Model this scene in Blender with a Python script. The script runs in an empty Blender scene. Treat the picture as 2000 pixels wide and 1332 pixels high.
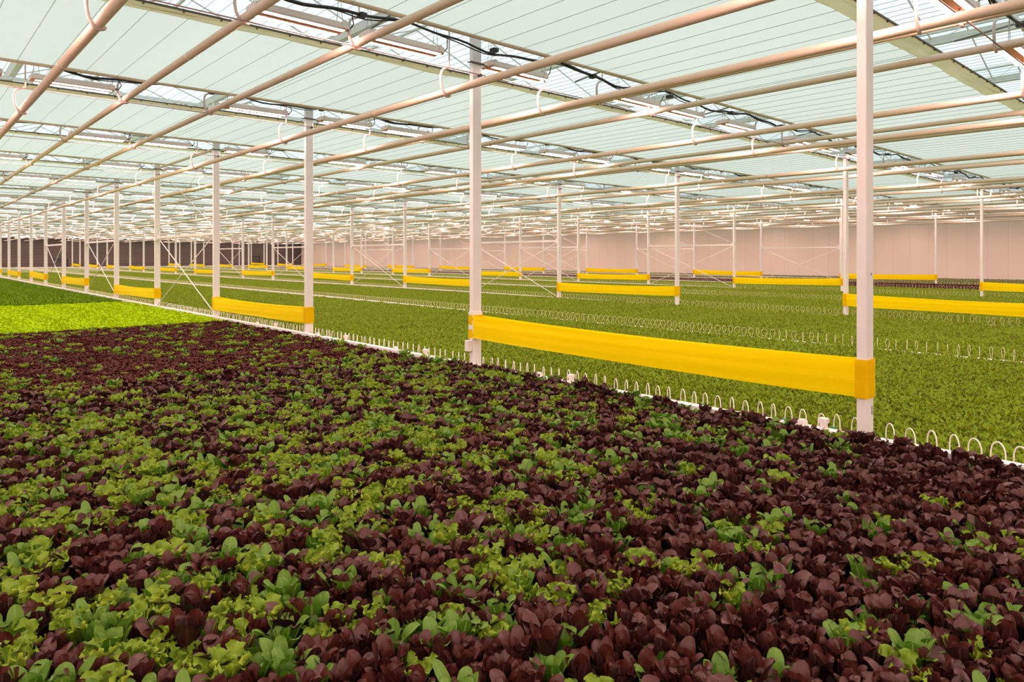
import bpy, math, random
import numpy as np
from mathutils import Vector

rng = np.random.default_rng(7)
random.seed(7)
SC = bpy.context.scene
COL = SC.collection

# ------------------------------------------------------------------ layout
YAW = 0.73327                    # camera heading from +Y (along the rows) towards +X (across them)
CA, SA = math.cos(YAW), math.sin(YAW)
FPX = 1343.0
ZC = 2.25                        # camera height
XP = [5.84 + 11.95 * k for k in range(4)]     # post rows
Y0, DY, NL = 2.22, 5.0, 23                    # lamp lines / girder lines
YL = [Y0 + DY * i for i in range(NL)]
XW, YW = 53.4, 114.6             # pale side wall, dark end wall
XL, YB = -9.0, -13.4              # unseen sides
ZS = ZC + 2.68                   # shade screens
ZLOW, ZUP = ZC + 2.15, ZC + 2.50 # heating pipes
ZBED = ZC - 1.55
ZBEAM = ZC - 1.43
RX = [5.84 + 5.975 * j for j in range(9)]     # feeder lines

def tpos(x, y):
    r = x * CA - y * SA; z = x * SA + y * CA
    return r / z if z > 0.05 else 99.0, z
def inview(x, y, m=0.80, zmin=0.4):
    t, z = tpos(x, y)
    return z > zmin and abs(t) < m

def lin(r, g, b):
    f = lambda c: c / 12.92 if c <= 0.04045 else ((c + 0.055) / 1.055) ** 2.4
    return (f(r / 255), f(g / 255), f(b / 255), 1.0)

ORD = ("first second third fourth fifth sixth seventh eighth ninth tenth eleventh twelfth thirteenth fourteenth "
       "fifteenth sixteenth seventeenth eighteenth nineteenth twentieth twenty-first twenty-second twenty-third "
       "twenty-fourth twenty-fifth twenty-sixth twenty-seventh twenty-eighth twenty-ninth thirtieth thirty-first thirty-second thirty-third thirty-fourth thirty-fifth").split()

# ------------------------------------------------------------------ materials
def nodemat(name):
    m = bpy.data.materials.new(name); m.use_nodes = True
    nt = m.node_tree; nt.nodes.clear()
    out = nt.nodes.new('ShaderNodeOutputMaterial')
    return m, nt, out
def N(nt, typ, **kw):
    n = nt.nodes.new(typ)
    for k, v in kw.items():
        if k in n.inputs.keys(): n.inputs[k].default_value = v
        else: setattr(n, k, v)
    return n
def L(nt, a, b): nt.links.new(a, b)

def paint(name, col, rough=0.45, noise=0.06, scale=6.0, metal=0.0, spec=0.5, bump=0.0):
    m, nt, out = nodemat(name)
    tc = N(nt, 'ShaderNodeTexCoord')
    nz = N(nt, 'ShaderNodeTexNoise', Scale=scale, Detail=3.0)
    L(nt, tc.outputs['Object'], nz.inputs['Vector'])
    mx = N(nt, 'ShaderNodeMix', data_type='RGBA')
    c = Vector(col[:3])
    mx.inputs[6].default_value = (*(c * (1 - noise)), 1); mx.inputs[7].default_value = (*[min(1, v * (1 + noise)) for v in c], 1)
    L(nt, nz.outputs['Fac'], mx.inputs[0])
    p = N(nt, 'ShaderNodeBsdfPrincipled', Roughness=rough, Metallic=metal)
    p.inputs['Specular IOR Level'].default_value = spec
    L(nt, mx.outputs[2], p.inputs['Base Color'])
    if bump:
        b = N(nt, 'ShaderNodeBump', Strength=bump, Distance=0.01)
        L(nt, nz.outputs['Fac'], b.inputs['Height']); L(nt, b.outputs[0], p.inputs['Normal'])
    L(nt, p.outputs[0], out.inputs['Surface'])
    return m

M = {}
M['post'] = paint('white_paint', (0.80, 0.765, 0.75, 1), 0.4)
M['pipe'] = paint('cream_pipe_paint', (0.86, 0.69, 0.555, 1), 0.35, 0.04)
M['hook'] = paint('hook_paint', (0.66, 0.53, 0.48, 1), 0.45)
M['steel'] = paint('galvanised', (0.62, 0.66, 0.64, 1), 0.45, 0.08, metal=0.2)
M['steel_dark'] = paint('dark_steel', (0.20, 0.22, 0.22, 1), 0.5)
M['girder'] = paint('girder_paint', (0.84, 0.88, 0.86, 1), 0.5)
M['black'] = paint('black_rubber', (0.022, 0.018, 0.017, 1), 0.55)
M['dark'] = paint('dark_rail', (0.10, 0.075, 0.045, 1), 0.5)
M['redrod'] = paint('rod_metal', (0.38, 0.24, 0.20, 1), 0.4)
M['edge'] = paint('screen_edge_tube', (0.68, 0.57, 0.42, 1), 0.5)
M['wire'] = paint('screen_wire', (0.42, 0.44, 0.38, 1), 0.5)
M['roofwire'] = paint('roof_wire', (0.55, 0.62, 0.63, 1), 0.5)
M['gutter'] = paint('roof_gutter', (0.86, 0.89, 0.87, 1), 0.5)
M['housing'] = paint('lamp_housing', (0.80, 0.70, 0.63, 1), 0.45)
M['reflector'] = paint('lamp_reflector', (0.80, 0.42, 0.28, 1), 0.5)
M['plastic'] = paint('white_plastic', (0.86, 0.80, 0.78, 1), 0.4)
M['hoop'] = paint('feeder_tube', (0.86, 0.82, 0.72, 1), 0.35)
M['hoop_dull'] = paint('feeder_tube_cream', (0.70, 0.66, 0.40, 1), 0.4)
M['bed_shade'] = paint('shade_dark_bed', (0.016, 0.011, 0.008, 1), 0.9, 0.4, 20, bump=0.4)  # near-black: the shade between the plants is put into the bed colour
M['floor'] = paint('concrete', (0.40, 0.38, 0.35, 1), 0.8, 0.1, 2)
M['kerb'] = paint('white_kerb', (0.74, 0.69, 0.66, 1), 0.6)
M['red'] = paint('red_handle', (0.75, 0.02, 0.02, 1), 0.35)
M['greenclip'] = paint('green_clip', (0.01, 0.30, 0.12, 1), 0.4)
M['doorframe'] = paint('door_frame_dark', (0.012, 0.011, 0.011, 1), 0.5)

def tape_mat(name, col, spread=0.1):
    m, nt, out = nodemat(name)
    tc = N(nt, 'ShaderNodeTexCoord'); mp = N(nt, 'ShaderNodeMapping'); mp.inputs['Scale'].default_value = (0.5, 0.5, 46.0)
    nz = N(nt, 'ShaderNodeTexNoise', Scale=1.0, Detail=2.0)
    L(nt, tc.outputs['Object'], mp.inputs['Vector']); L(nt, mp.outputs[0], nz.inputs['Vector'])
    mx = N(nt, 'ShaderNodeMix', data_type='RGBA')
    c = Vector(col[:3])
    mx.inputs[6].default_value = (*(c * (1 - spread)), 1); mx.inputs[7].default_value = (*[min(1, v * (1 + spread * .6)) for v in c], 1)
    L(nt, nz.outputs['Fac'], mx.inputs[0])
    b = N(nt, 'ShaderNodeBump', Strength=0.12, Distance=0.004); L(nt, nz.outputs['Fac'], b.inputs['Height'])
    p = N(nt, 'ShaderNodeBsdfPrincipled', Roughness=0.42); p.inputs['Specular IOR Level'].default_value = 0.1
    L(nt, mx.outputs[2], p.inputs['Base Color']); L(nt, b.outputs[0], p.inputs['Normal'])
    tr = N(nt, 'ShaderNodeBsdfTranslucent'); L(nt, mx.outputs[2], tr.inputs['Color'])
    ms = N(nt, 'ShaderNodeMixShader'); ms.inputs[0].default_value = 0.25
    L(nt, p.outputs[0], ms.inputs[1]); L(nt, tr.outputs[0], ms.inputs[2]); L(nt, ms.outputs[0], out.inputs['Surface'])
    return m
M['tape'] = tape_mat('yellow_film', (1.0, 0.76, 0.0, 1))
M['wrap'] = tape_mat('orange_yellow_wrapped_film', (1.0, 0.62, 0.0, 1))

def screen_mat(name, ca, cb, cd, fac):
    m, nt, out = nodemat(name)
    tc = N(nt, 'ShaderNodeTexCoord')
    mp = N(nt, 'ShaderNodeMapping'); mp.inputs['Scale'].default_value = (0.5, 0.22, 1)
    nz = N(nt, 'ShaderNodeTexNoise', Scale=1.0, Detail=3.0)
    L(nt, tc.outputs['Object'], mp.inputs['Vector']); L(nt, mp.outputs[0], nz.inputs['Vector'])
    mx = N(nt, 'ShaderNodeMix', data_type='RGBA')
    mx.inputs[6].default_value = ca; mx.inputs[7].default_value = cb
    L(nt, nz.outputs['Fac'], mx.inputs[0])
    tr = N(nt, 'ShaderNodeBsdfTranslucent'); L(nt, mx.outputs[2], tr.inputs['Color'])
    df = N(nt, 'ShaderNodeBsdfDiffuse'); df.inputs['Color'].default_value = cd
    ms = N(nt, 'ShaderNodeMixShader'); ms.inputs[0].default_value = fac
    L(nt, tr.outputs[0], ms.inputs[1]); L(nt, df.outputs[0], ms.inputs[2]); L(nt, ms.outputs[0], out.inputs['Surface'])
    return m
M['screen'] = screen_mat('shade_fabric', (0.96, 0.955, 0.845, 1), (1.0, 0.995, 0.90, 1), (0.88, 0.88, 0.82, 1), 0.13)
M['packet'] = screen_mat('cream_folded_fabric', (0.90, 0.80, 0.50, 1), (1.0, 0.92, 0.66, 1), (0.88, 0.78, 0.52, 1), 0.40)

def glass_mat():
    m, nt, out = nodemat('roof_glass')
    tc = N(nt, 'ShaderNodeTexCoord'); nz = N(nt, 'ShaderNodeTexNoise', Scale=0.6, Detail=2.0)
    L(nt, tc.outputs['Object'], nz.inputs['Vector'])
    mx = N(nt, 'ShaderNodeMix', data_type='RGBA')
    mx.inputs[6].default_value = (0.95, 0.965, 0.96, 1); mx.inputs[7].default_value = (0.98, 0.985, 0.98, 1)
    L(nt, nz.outputs['Fac'], mx.inputs[0])
    tr = N(nt, 'ShaderNodeBsdfTransparent'); L(nt, mx.outputs[2], tr.inputs['Color'])
    gl = N(nt, 'ShaderNodeBsdfGlossy', Roughness=0.1)
    ms = N(nt, 'ShaderNodeMixShader'); ms.inputs[0].default_value = 0.04
    L(nt, tr.outputs[0], ms.inputs[1]); L(nt, gl.outputs[0], ms.inputs[2]); L(nt, ms.outputs[0], out.inputs['Surface'])
    return m
M['glass'] = glass_mat()

def emit_mat(name, col, strength):
    m, nt, out = nodemat(name)
    e = N(nt, 'ShaderNodeEmission', Strength=strength); e.inputs['Color'].default_value = (*col, 1)
    L(nt, e.outputs[0], out.inputs['Surface'])
    return m
LAMP = 124.0
M['led'] = emit_mat('led_light', (1.0, 0.60, 0.53), LAMP)

def panel_wall(name, axis, pitch, col, dark, line_dark, horiz=False, width=0.012, rough=0.5):
    """sheet wall with seams: one narrow groove each pitch metres along the given axis"""
    m, nt, out = nodemat(name)
    tc = N(nt, 'ShaderNodeTexCoord'); sp = N(nt, 'ShaderNodeSeparateXYZ'); L(nt, tc.outputs['Object'], sp.inputs[0])
    d = N(nt, 'ShaderNodeMath', operation='DIVIDE'); L(nt, sp.outputs[axis], d.inputs[0]); d.inputs[1].default_value = pitch
    fr = N(nt, 'ShaderNodeMath', operation='FRACT'); L(nt, d.outputs[0], fr.inputs[0])
    lt = N(nt, 'ShaderNodeMath', operation='LESS_THAN'); L(nt, fr.outputs[0], lt.inputs[0]); lt.inputs[1].default_value = width / pitch
    fl = N(nt, 'ShaderNodeMath', operation='FLOOR'); L(nt, d.outputs[0], fl.inputs[0])
    wn = N(nt, 'ShaderNodeTexWhiteNoise', noise_dimensions='1D'); L(nt, fl.outputs[0], wn.inputs['W'])
    mx = N(nt, 'ShaderNodeMix', data_type='RGBA'); mx.inputs[6].default_value = col; mx.inputs[7].default_value = dark
    L(nt, wn.outputs['Value'], mx.inputs[0])
    m2 = N(nt, 'ShaderNodeMix', data_type='RGBA'); L(nt, lt.outputs[0], m2.inputs[0]); L(nt, mx.outputs[2], m2.inputs[6]); m2.inputs[7].default_value = line_dark
    p = N(nt, 'ShaderNodeBsdfPrincipled', Roughness=rough); p.inputs['Specular IOR Level'].default_value = 0.3
    L(nt, m2.outputs[2], p.inputs['Base Color']); L(nt, p.outputs[0], out.inputs['Surface'])
    return m
M['palewall'] = panel_wall('pale_sandwich_panel', 1, 1.15, (0.86, 0.69, 0.585, 1), (0.82, 0.655, 0.555, 1), (0.62, 0.48, 0.40, 1))
M['darkwall'] = panel_wall('dark_horizontal_panel', 2, 0.42, (0.108, 0.085, 0.072, 1), (0.09, 0.071, 0.060, 1), (0.06, 0.047, 0.04, 1), width=0.04)

def leaf_mat(name, a, b, rib, under, base, margin=None, rough=0.5, trans=0.2, spec=0.25, nscale=70.0, bump=0.35, vein=0.0):
    """leaf: colour varies leaf by leaf (attribute lf.r) with a mid rib (lf.g), paler stalk (lf.b) and blistered surface"""
    m, nt, out = nodemat(name)
    at = N(nt, 'ShaderNodeAttribute', attribute_name='lf')
    sp = N(nt, 'ShaderNodeSeparateColor'); L(nt, at.outputs['Color'], sp.inputs[0])
    mx = N(nt, 'ShaderNodeMix', data_type='RGBA'); mx.inputs[6].default_value = a; mx.inputs[7].default_value = b
    L(nt, sp.outputs[0], mx.inputs[0])
    tc = N(nt, 'ShaderNodeTexCoord'); nz = N(nt, 'ShaderNodeTexNoise', Scale=nscale, Detail=2.0)
    L(nt, tc.outputs['Object'], nz.inputs['Vector'])
    hs = N(nt, 'ShaderNodeMix', data_type='RGBA', blend_type='MULTIPLY'); hs.inputs[0].default_value = 0.35
    L(nt, mx.outputs[2], hs.inputs[6]); L(nt, nz.outputs['Color'], hs.inputs[7])
    # mid rib
    s1 = N(nt, 'ShaderNodeMath', operation='SUBTRACT'); L(nt, sp.outputs[1], s1.inputs[0]); s1.inputs[1].default_value = 0.5
    s2 = N(nt, 'ShaderNodeMath', operation='ABSOLUTE'); L(nt, s1.outputs[0], s2.inputs[0])
    mr = N(nt, 'ShaderNodeMapRange'); mr.inputs['From Min'].default_value = 0.015; mr.inputs['From Max'].default_value = 0.075
    mr.inputs['To Min'].default_value = 0.75; mr.inputs['To Max'].default_value = 0.0; L(nt, s2.outputs[0], mr.inputs['Value'])
    m2 = N(nt, 'ShaderNodeMix', data_type='RGBA'); L(nt, mr.outputs[0], m2.inputs[0]); L(nt, hs.outputs[2], m2.inputs[6]); m2.inputs[7].default_value = rib
    # side veins
    va = N(nt, 'ShaderNodeMath', operation='MULTIPLY'); L(nt, sp.outputs[2], va.inputs[0]); va.inputs[1].default_value = 8.0
    vb = N(nt, 'ShaderNodeMath', operation='MULTIPLY'); L(nt, s2.outputs[0], vb.inputs[0]); vb.inputs[1].default_value = 4.5
    vc = N(nt, 'ShaderNodeMath', operation='SUBTRACT'); L(nt, va.outputs[0], vc.inputs[0]); L(nt, vb.outputs[0], vc.inputs[1])
    vd = N(nt, 'ShaderNodeMath', operation='FRACT'); L(nt, vc.outputs[0], vd.inputs[0])
    ve = N(nt, 'ShaderNodeMath', operation='LESS_THAN'); L(nt, vd.outputs[0], ve.inputs[0]); ve.inputs[1].default_value = 0.12
    vf = N(nt, 'ShaderNodeMath', operation='MULTIPLY'); L(nt, ve.outputs[0], vf.inputs[0]); vf.inputs[1].default_value = vein
    mv = N(nt, 'ShaderNodeMix', data_type='RGBA'); L(nt, vf.outputs[0], mv.inputs[0]); L(nt, m2.outputs[2], mv.inputs[6]); mv.inputs[7].default_value = rib
    m2 = mv
    # stalk
    ms_ = N(nt, 'ShaderNodeMapRange'); ms_.inputs['From Min'].default_value = 0.12; ms_.inputs['From Max'].default_value = 0.45
    ms_.inputs['To Min'].default_value = 1.0; ms_.inputs['To Max'].default_value = 0.0; L(nt, sp.outputs[2], ms_.inputs['Value'])
    m3 = N(nt, 'ShaderNodeMix', data_type='RGBA'); L(nt, ms_.outputs[0], m3.inputs[0]); L(nt, m2.outputs[2], m3.inputs[6]); m3.inputs[7].default_value = base
    last = m3.outputs[2]
    if margin:
        me = N(nt, 'ShaderNodeMapRange'); me.inputs['From Min'].default_value = 0.36; me.inputs['From Max'].default_value = 0.5
        me.inputs['To Min'].default_value = 0.0; me.inputs['To Max'].default_value = 0.75; L(nt, s2.outputs[0], me.inputs['Value'])
        m5 = N(nt, 'ShaderNodeMix', data_type='RGBA'); L(nt, me.outputs[0], m5.inputs[0]); L(nt, last, m5.inputs[6]); m5.inputs[7].default_value = margin
        last = m5.outputs[2]
    # the underside of the leaf has its own colour
    ge = N(nt, 'ShaderNodeNewGeometry')
    bf = N(nt, 'ShaderNodeMath', operation='MULTIPLY'); L(nt, ge.outputs['Backfacing'], bf.inputs[0]); bf.inputs[1].default_value = 0.8
    m4 = N(nt, 'ShaderNodeMix', data_type='RGBA'); L(nt, bf.outputs[0], m4.inputs[0]); L(nt, last, m4.inputs[6]); m4.inputs[7].default_value = under
    p = N(nt, 'ShaderNodeBsdfPrincipled', Roughness=rough); p.inputs['Specular IOR Level'].default_value = spec
    L(nt, m4.outputs[2], p.inputs['Base Color'])
    bp = N(nt, 'ShaderNodeBump', Strength=bump, Distance=0.004); L(nt, nz.outputs['Fac'], bp.inputs['Height']); L(nt, bp.outputs[0], p.inputs['Normal'])
    tr = N(nt, 'ShaderNodeBsdfTranslucent'); L(nt, m4.outputs[2], tr.inputs['Color'])
    sh = N(nt, 'ShaderNodeMixShader'); sh.inputs[0].default_value = trans
    L(nt, p.outputs[0], sh.inputs[1]); L(nt, tr.outputs[0], sh.inputs[2]); L(nt, sh.outputs[0], out.inputs['Surface'])
    return m
M['leaf_red'] = leaf_mat('dark_red_leaf', (0.011, 0.0034, 0.0040, 1), (0.058, 0.0115, 0.0110, 1), (0.10, 0.045, 0.04, 1), (0.075, 0.0135, 0.0065, 1), (0.08, 0.04, 0.02, 1), rough=0.42, trans=0.10, spec=0.48, vein=.2)
M['leaf_lollo'] = leaf_mat('frilly_red_leaf', (0.040, 0.0075, 0.0070, 1), (0.115, 0.021, 0.014, 1), (0.10, 0.04, 0.025, 1), (0.085, 0.018, 0.009, 1), (0.07, 0.05, 0.02, 1), rough=0.5, trans=0.12, spec=.28)
M['leaf_frill'] = leaf_mat('frilly_green_leaf', (0.125, 0.255, 0.008, 1), (0.32, 0.42, 0.030, 1), (0.34, 0.44, 0.08, 1), (0.18, 0.29, 0.018, 1), (0.34, 0.42, 0.10, 1), margin=(0.36, 0.46, 0.04, 1), trans=0.22, spec=.25, vein=.12)
M['leaf_cos'] = leaf_mat('romaine_green_leaf', (0.050, 0.165, 0.005, 1), (0.120, 0.265, 0.012, 1), (0.30, 0.42, 0.09, 1), (0.13, 0.25, 0.03, 1), (0.28, 0.38, 0.10, 1), trans=0.2, spec=.35, vein=.35)
M['carpet'] = leaf_mat('curly_green_leaf', (0.095, 0.190, 0.001, 1), (0.400, 0.470, 0.010, 1), (0.36, 0.46, 0.03, 1), (0.18, 0.31, 0.004, 1), (0.22, 0.32, 0.02, 1), margin=(0.72, 0.68, 0.19, 1), trans=0.22, nscale=40, spec=.15)  # pale margin paints in the creamy highlights on the curls
M['limeleaf'] = leaf_mat('lime_green_leaf', (0.36, 0.52, 0.0, 1), (0.56, 0.72, 0.0, 1), (0.5, 0.75, 0.01, 1), (0.40, 0.66, 0.0, 1), (0.4, 0.6, 0.01, 1), trans=0.25, nscale=40, spec=.1)
M['deepleaf'] = leaf_mat('deep_green_leaf', (0.115, 0.235, 0.0, 1), (0.190, 0.33, 0.001, 1), (0.2, 0.36, 0.01, 1), (0.12, 0.25, 0.001, 1), (0.2, 0.3, 0.01, 1), trans=0.2, nscale=40, spec=.12)
M['oliveleaf'] = leaf_mat('olive_leaf', (0.16, 0.19, 0.05, 1), (0.26, 0.27, 0.08, 1), (0.3, 0.3, 0.12, 1), (0.2, 0.2, 0.07, 1), (0.25, 0.25, 0.1, 1), trans=0.15, nscale=40, spec=.15)
M['paleleaf'] = leaf_mat('pale_seedling_leaf', (0.50, 0.60, 0.26, 1), (0.62, 0.68, 0.38, 1), (0.5, 0.6, 0.3, 1), (0.4, 0.5, 0.2, 1), (0.5, 0.55, 0.3, 1), trans=0.2, nscale=40, spec=.15)

# ------------------------------------------------------------------ mesh helpers
class MB:
    def __init__(s): s.v = []; s.f = []; s.mi = []; s.sm = []
    def add(s, vs, fs, mi=0, smooth=False):
        o = len(s.v); s.v += [tuple(map(float, p)) for p in vs]
        s.f += [tuple(o + i for i in f) for f in fs]; s.mi += [mi] * len(fs); s.sm += [smooth] * len(fs); return s
    def box(s, x0, x1, y0, y1, z0, z1, mi=0, bevel=0.0):
        if bevel <= 0:
            v = [(x, y, z) for z in (z0, z1) for y in (y0, y1) for x in (x0, x1)]
            return s.add(v, [(0, 2, 3, 1), (4, 5, 7, 6), (0, 1, 5, 4), (2, 6, 7, 3), (0, 4, 6, 2), (1, 3, 7, 5)], mi)
        b = bevel   # vertical edges chamfered
        ring = [(x0 + b, y0), (x1 - b, y0), (x1, y0 + b), (x1, y1 - b), (x1 - b, y1), (x0 + b, y1), (x0, y1 - b), (x0, y0 + b)]
        v = [(x, y, z0) for x, y in ring] + [(x, y, z1) for x, y in ring]
        f = [tuple(range(7, -1, -1)), tuple(range(8, 16))] + [(i, (i + 1) % 8, 8 + (i + 1) % 8, 8 + i) for i in range(8)]
        return s.add(v, f, mi)
    def tube(s, pts, r, n=8, mi=0, cap=True):
        P = [Vector(p) for p in pts]; V = []; F = []; prev = None
        for i, p in enumerate(P):
            d = (P[min(i + 1, len(P) - 1)] - P[max(i - 1, 0)]).normalized()
            if prev is None:
                a = Vector((0, 0, 1)) if abs(d.z) < 0.9 else Vector((1, 0, 0))
                u = d.cross(a).normalized()
            else:
                u = (prev - d * prev.dot(d)).normalized()
            prev = u; w = d.cross(u)
            rr = r[i] if isinstance(r, (list, tuple)) else r
            V += [p + (u * math.cos(2 * math.pi * k / n) + w * math.sin(2 * math.pi * k / n)) * rr for k in range(n)]
        for i in range(len(P) - 1):
            F += [(i * n + k, i * n + (k + 1) % n, (i + 1) * n + (k + 1) % n, (i + 1) * n + k) for k in range(n)]
        s.add(V, F, mi, True)
        if cap:
            o = len(s.v) - len(V)
            s.f += [tuple(o + k for k in range(n - 1, -1, -1)), tuple(o + (len(P) - 1) * n + k for k in range(n))]
            s.mi += [mi, mi]; s.sm += [False, False]
        return s
    def mesh(s, name, mats):
        me = bpy.data.meshes.new(name); me.from_pydata(s.v, [], s.f)
        for m in (mats if isinstance(mats, (list, tuple)) else [mats]): me.materials.append(m)
        me.polygons.foreach_set('material_index', s.mi); me.polygons.foreach_set('use_smooth', s.sm); me.update()
        return me
    def obj(s, name, mats, parent=None, loc=(0, 0, 0)): return link(name, s.mesh(name, mats), parent, loc)

def link(name, data, parent=None, loc=(0, 0, 0)):
    o = bpy.data.objects.new(name, data); COL.objects.link(o); o.location = loc
    if parent is not None: o.parent = parent
    return o
def tag(o, label=None, cat=None, group=None, kind=None):
    if label: o['label'] = label
    if cat: o['category'] = cat
    if group: o['group'] = group
    if kind: o['kind'] = kind
    return o
def empty(name, loc): 
    o = link(name, None, None, loc); o.empty_display_size = 0.1; return o
def copy_tree(o, parent=None):
    c = o.copy(); COL.objects.link(c)
    if parent is not None: c.parent = parent
    for ch in list(o.children): copy_tree(ch, c)
    return c
def bigmesh(name, V, F4, mats, mi=None, smooth=None):
    """quad mesh straight from arrays"""
    me = bpy.data.meshes.new(name); V = np.asarray(V, np.float32); F = np.asarray(F4, np.int32)
    me.vertices.add(len(V)); me.vertices.foreach_set('co', V.ravel())
    me.loops.add(F.size); me.loops.foreach_set('vertex_index', F.ravel())
    me.polygons.add(len(F)); me.polygons.foreach_set('loop_start', np.arange(0, F.size, 4, dtype=np.int32))
    for m in (mats if isinstance(mats, (list, tuple)) else [mats]): me.materials.append(m)
    if mi is not None: me.polygons.foreach_set('material_index', np.asarray(mi, np.int32))
    if smooth is not None: me.polygons.foreach_set('use_smooth', np.full(len(F), bool(smooth)))
    me.update(calc_edges=True)
    return me
def replicate(me, T):
    """arrays of many shifted / turned copies of a quad mesh: T rows = x, y, z, angle"""
    nv = len(me.vertices); v = np.empty(nv * 3, np.float32); me.vertices.foreach_get('co', v); v = v.reshape(-1, 3)
    quads = [p for p in me.polygons if len(p.vertices) == 4]
    f = np.array([list(p.vertices) for p in quads], np.int32); mi = np.array([p.material_index for p in quads], np.int32)
    T = np.asarray(T, np.float32); c, s = np.cos(T[:, 3])[:, None], np.sin(T[:, 3])[:, None]
    V = np.stack([v[None, :, 0] * c - v[None, :, 1] * s + T[:, 0:1], v[None, :, 0] * s + v[None, :, 1] * c + T[:, 1:2], v[None, :, 2] + T[:, 2:3]], -1).reshape(-1, 3)
    F = (f[None] + (np.arange(len(T)) * nv)[:, None, None]).reshape(-1, 4)
    return V, F, np.tile(mi, len(T))

# ------------------------------------------------------------------ the building shell
def struct(o): return tag(o, kind='structure')
struct(MB().box(XL, XW, YB, YW, -0.15, 0.0).obj('floor', M['floor']))
struct(MB().box(XW, XW + 0.12, YB, YW + 0.12, 0.0, ZS + 1.2).obj('wall_right', M['palewall']))
wl = struct(MB().box(XL, XW, YW, YW + 0.12, 0.0, ZS + 1.2).obj('wall_far', M['darkwall']))
struct(MB().box(XL - 0.12, XL, YB, YW + 0.12, 0.0, ZS + 1.2).obj('unseen_wall_left', M['palewall']))  # unseen side, added to keep sky light from leaking in
struct(MB().box(XL, XW, YB - 0.12, YB, 0.0, ZS + 1.2).obj('unseen_wall_back', M['palewall']))  # unseen too, added to shut out the open sky behind the camera
struct(MB().box(XL, XW, YW - 0.25, YW, 0.0, ZBEAM + 0.0).obj('baseboard_far', M['kerb']))
struct(MB().box(XL, XW - 0.01, YW - 0.03, YW - 0.005, ZC - 0.75, ZC - 0.70).obj('trim_1', paint('wall_rail', (0.16, 0.13, 0.115, 1), .5)))
# doors of the end wall: dark frames
def door(n, xa, xb, ztop):
    mb = MB(); w = 0.16; y0, y1 = YW - 0.06, YW - 0.002
    mb.box(xa, xa + w, y0, y1, ZBEAM, ztop).box(xb - w, xb, y0, y1, ZBEAM, ztop).box(xa + w, xb - w, y0, y1, ztop - w, ztop)
    o = struct(mb.obj('door_%d' % n, M['doorframe']))
    MB().box(xa + w, xb - w, YW - 0.03, YW - 0.002, ZBEAM, ztop - w).obj('door_leaf', paint('door_leaf_grey', (0.06, 0.05, 0.044, 1), .5), o)
def x_at(px, y):
    t = (px - 1000) / FPX; return y * (t * CA + SA) / (CA - t * SA)
door(1, x_at(103, YW), x_at(133, YW), ZC - 0.25)
door(2, x_at(487, YW), x_at(508, YW), ZC + 0.15)

# roof: gables along Y, glass, bars, gutters
ZG = ZS + 1.15
gx = [XP[0] - 3.983 * 2 + 3.983 * k for k in range(-1, 16)]
gx = [x for x in gx if XL - 2 < x < XW + 2]
mb = MB(); bars = MB(); gut = MB(); wires = MB()
for a, b in zip(gx[:-1], gx[1:]):
    xa, xb = max(a, XL), min(b, XW); xm = (a + b) / 2; zr = ZG + 0.75
    if xm <= xa or xm >= xb: continue
    za = ZG + 0.75 * (xa - a) / (xm - a); zb_ = ZG + 0.75 * (b - xb) / (b - xm)
    mb.add([(xa, YB, za), (xm, YB, zr), (xm, YW, zr), (xa, YW, za)], [(0, 1, 2, 3)])
    mb.add([(xm, YB, zr), (xb, YB, zb_), (xb, YW, zb_), (xm, YW, zr)], [(0, 1, 2, 3)])
    bars.tube([(xm, YB, zr), (xm, YW, zr)], 0.035, 6)
    y = YB
    while y < 62:
        bars.tube([(xa, y, za), (xm, y, zr)], 0.016, 4, cap=False).tube([(xm, y, zr), (xb, y, zb_)], 0.016, 4, cap=False)
        y += 1.25
for x in gx:
    if XL < x < XW:
        gut.add([(x - 0.10, YB, ZG + 0.06), (x - 0.055, YB, ZG - 0.06), (x + 0.055, YB, ZG - 0.06), (x + 0.10, YB, ZG + 0.06),
                 (x - 0.10, YW, ZG + 0.06), (x - 0.055, YW, ZG - 0.06), (x + 0.055, YW, ZG - 0.06), (x + 0.10, YW, ZG + 0.06)],
                [(0, 1, 5, 4), (1, 2, 6, 5), (2, 3, 7, 6)])
x = XL + 0.2
while x < XW:
    wires.tube([(x, YB, ZS + 0.72), (x, YW, ZS + 0.72)], 0.004, 4, cap=False); x += 0.21
roof = struct(mb.obj('ceiling', M['glass']))
tag(bars.obj('glazing_bar', M['gutter'], roof), kind='stuff')
tag(gut.obj('roof_gutter', M['gutter'], roof), kind='stuff')
tag(wires.obj('upper_screen_wire', M['roofwire'], roof), kind='stuff')

# ------------------------------------------------------------------ posts
ROWN = ['front post row', 'second post row', 'third post row', 'fourth post row']
PW, PD = 0.15, 0.075
posts = {}
def make_post_mesh(k):
    return MB().box(-PW / 2, PW / 2, -PD / 2, PD / 2, 0, ZG - 0.08, 0, 0.006).mesh('steel_post', [M['post']])
post_me = make_post_mesh(0)
plate_me = MB().box(-0.14, 0.14, -0.12, 0.12, 0, 0.02).mesh('base_plate', [M['post']])
brk = MB().box(-0.12, 0.12, -PD / 2 - 0.014, -PD / 2, -0.012, 0.012).box(-0.17, -0.12, -PD / 2 - 0.012, -PD / 2 - 0.004, -0.02, -0.005).box(0.12, 0.17, -PD / 2 - 0.012, -PD / 2 - 0.004, -0.02, -0.005)
brk_me = brk.mesh('wire_bracket', [M['dark']])
ins_me = MB().tube([(0, -PD / 2, 0), (0, -PD / 2 - 0.05, 0)], 0.02, 8).mesh('insulator', [M['black']])
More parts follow.
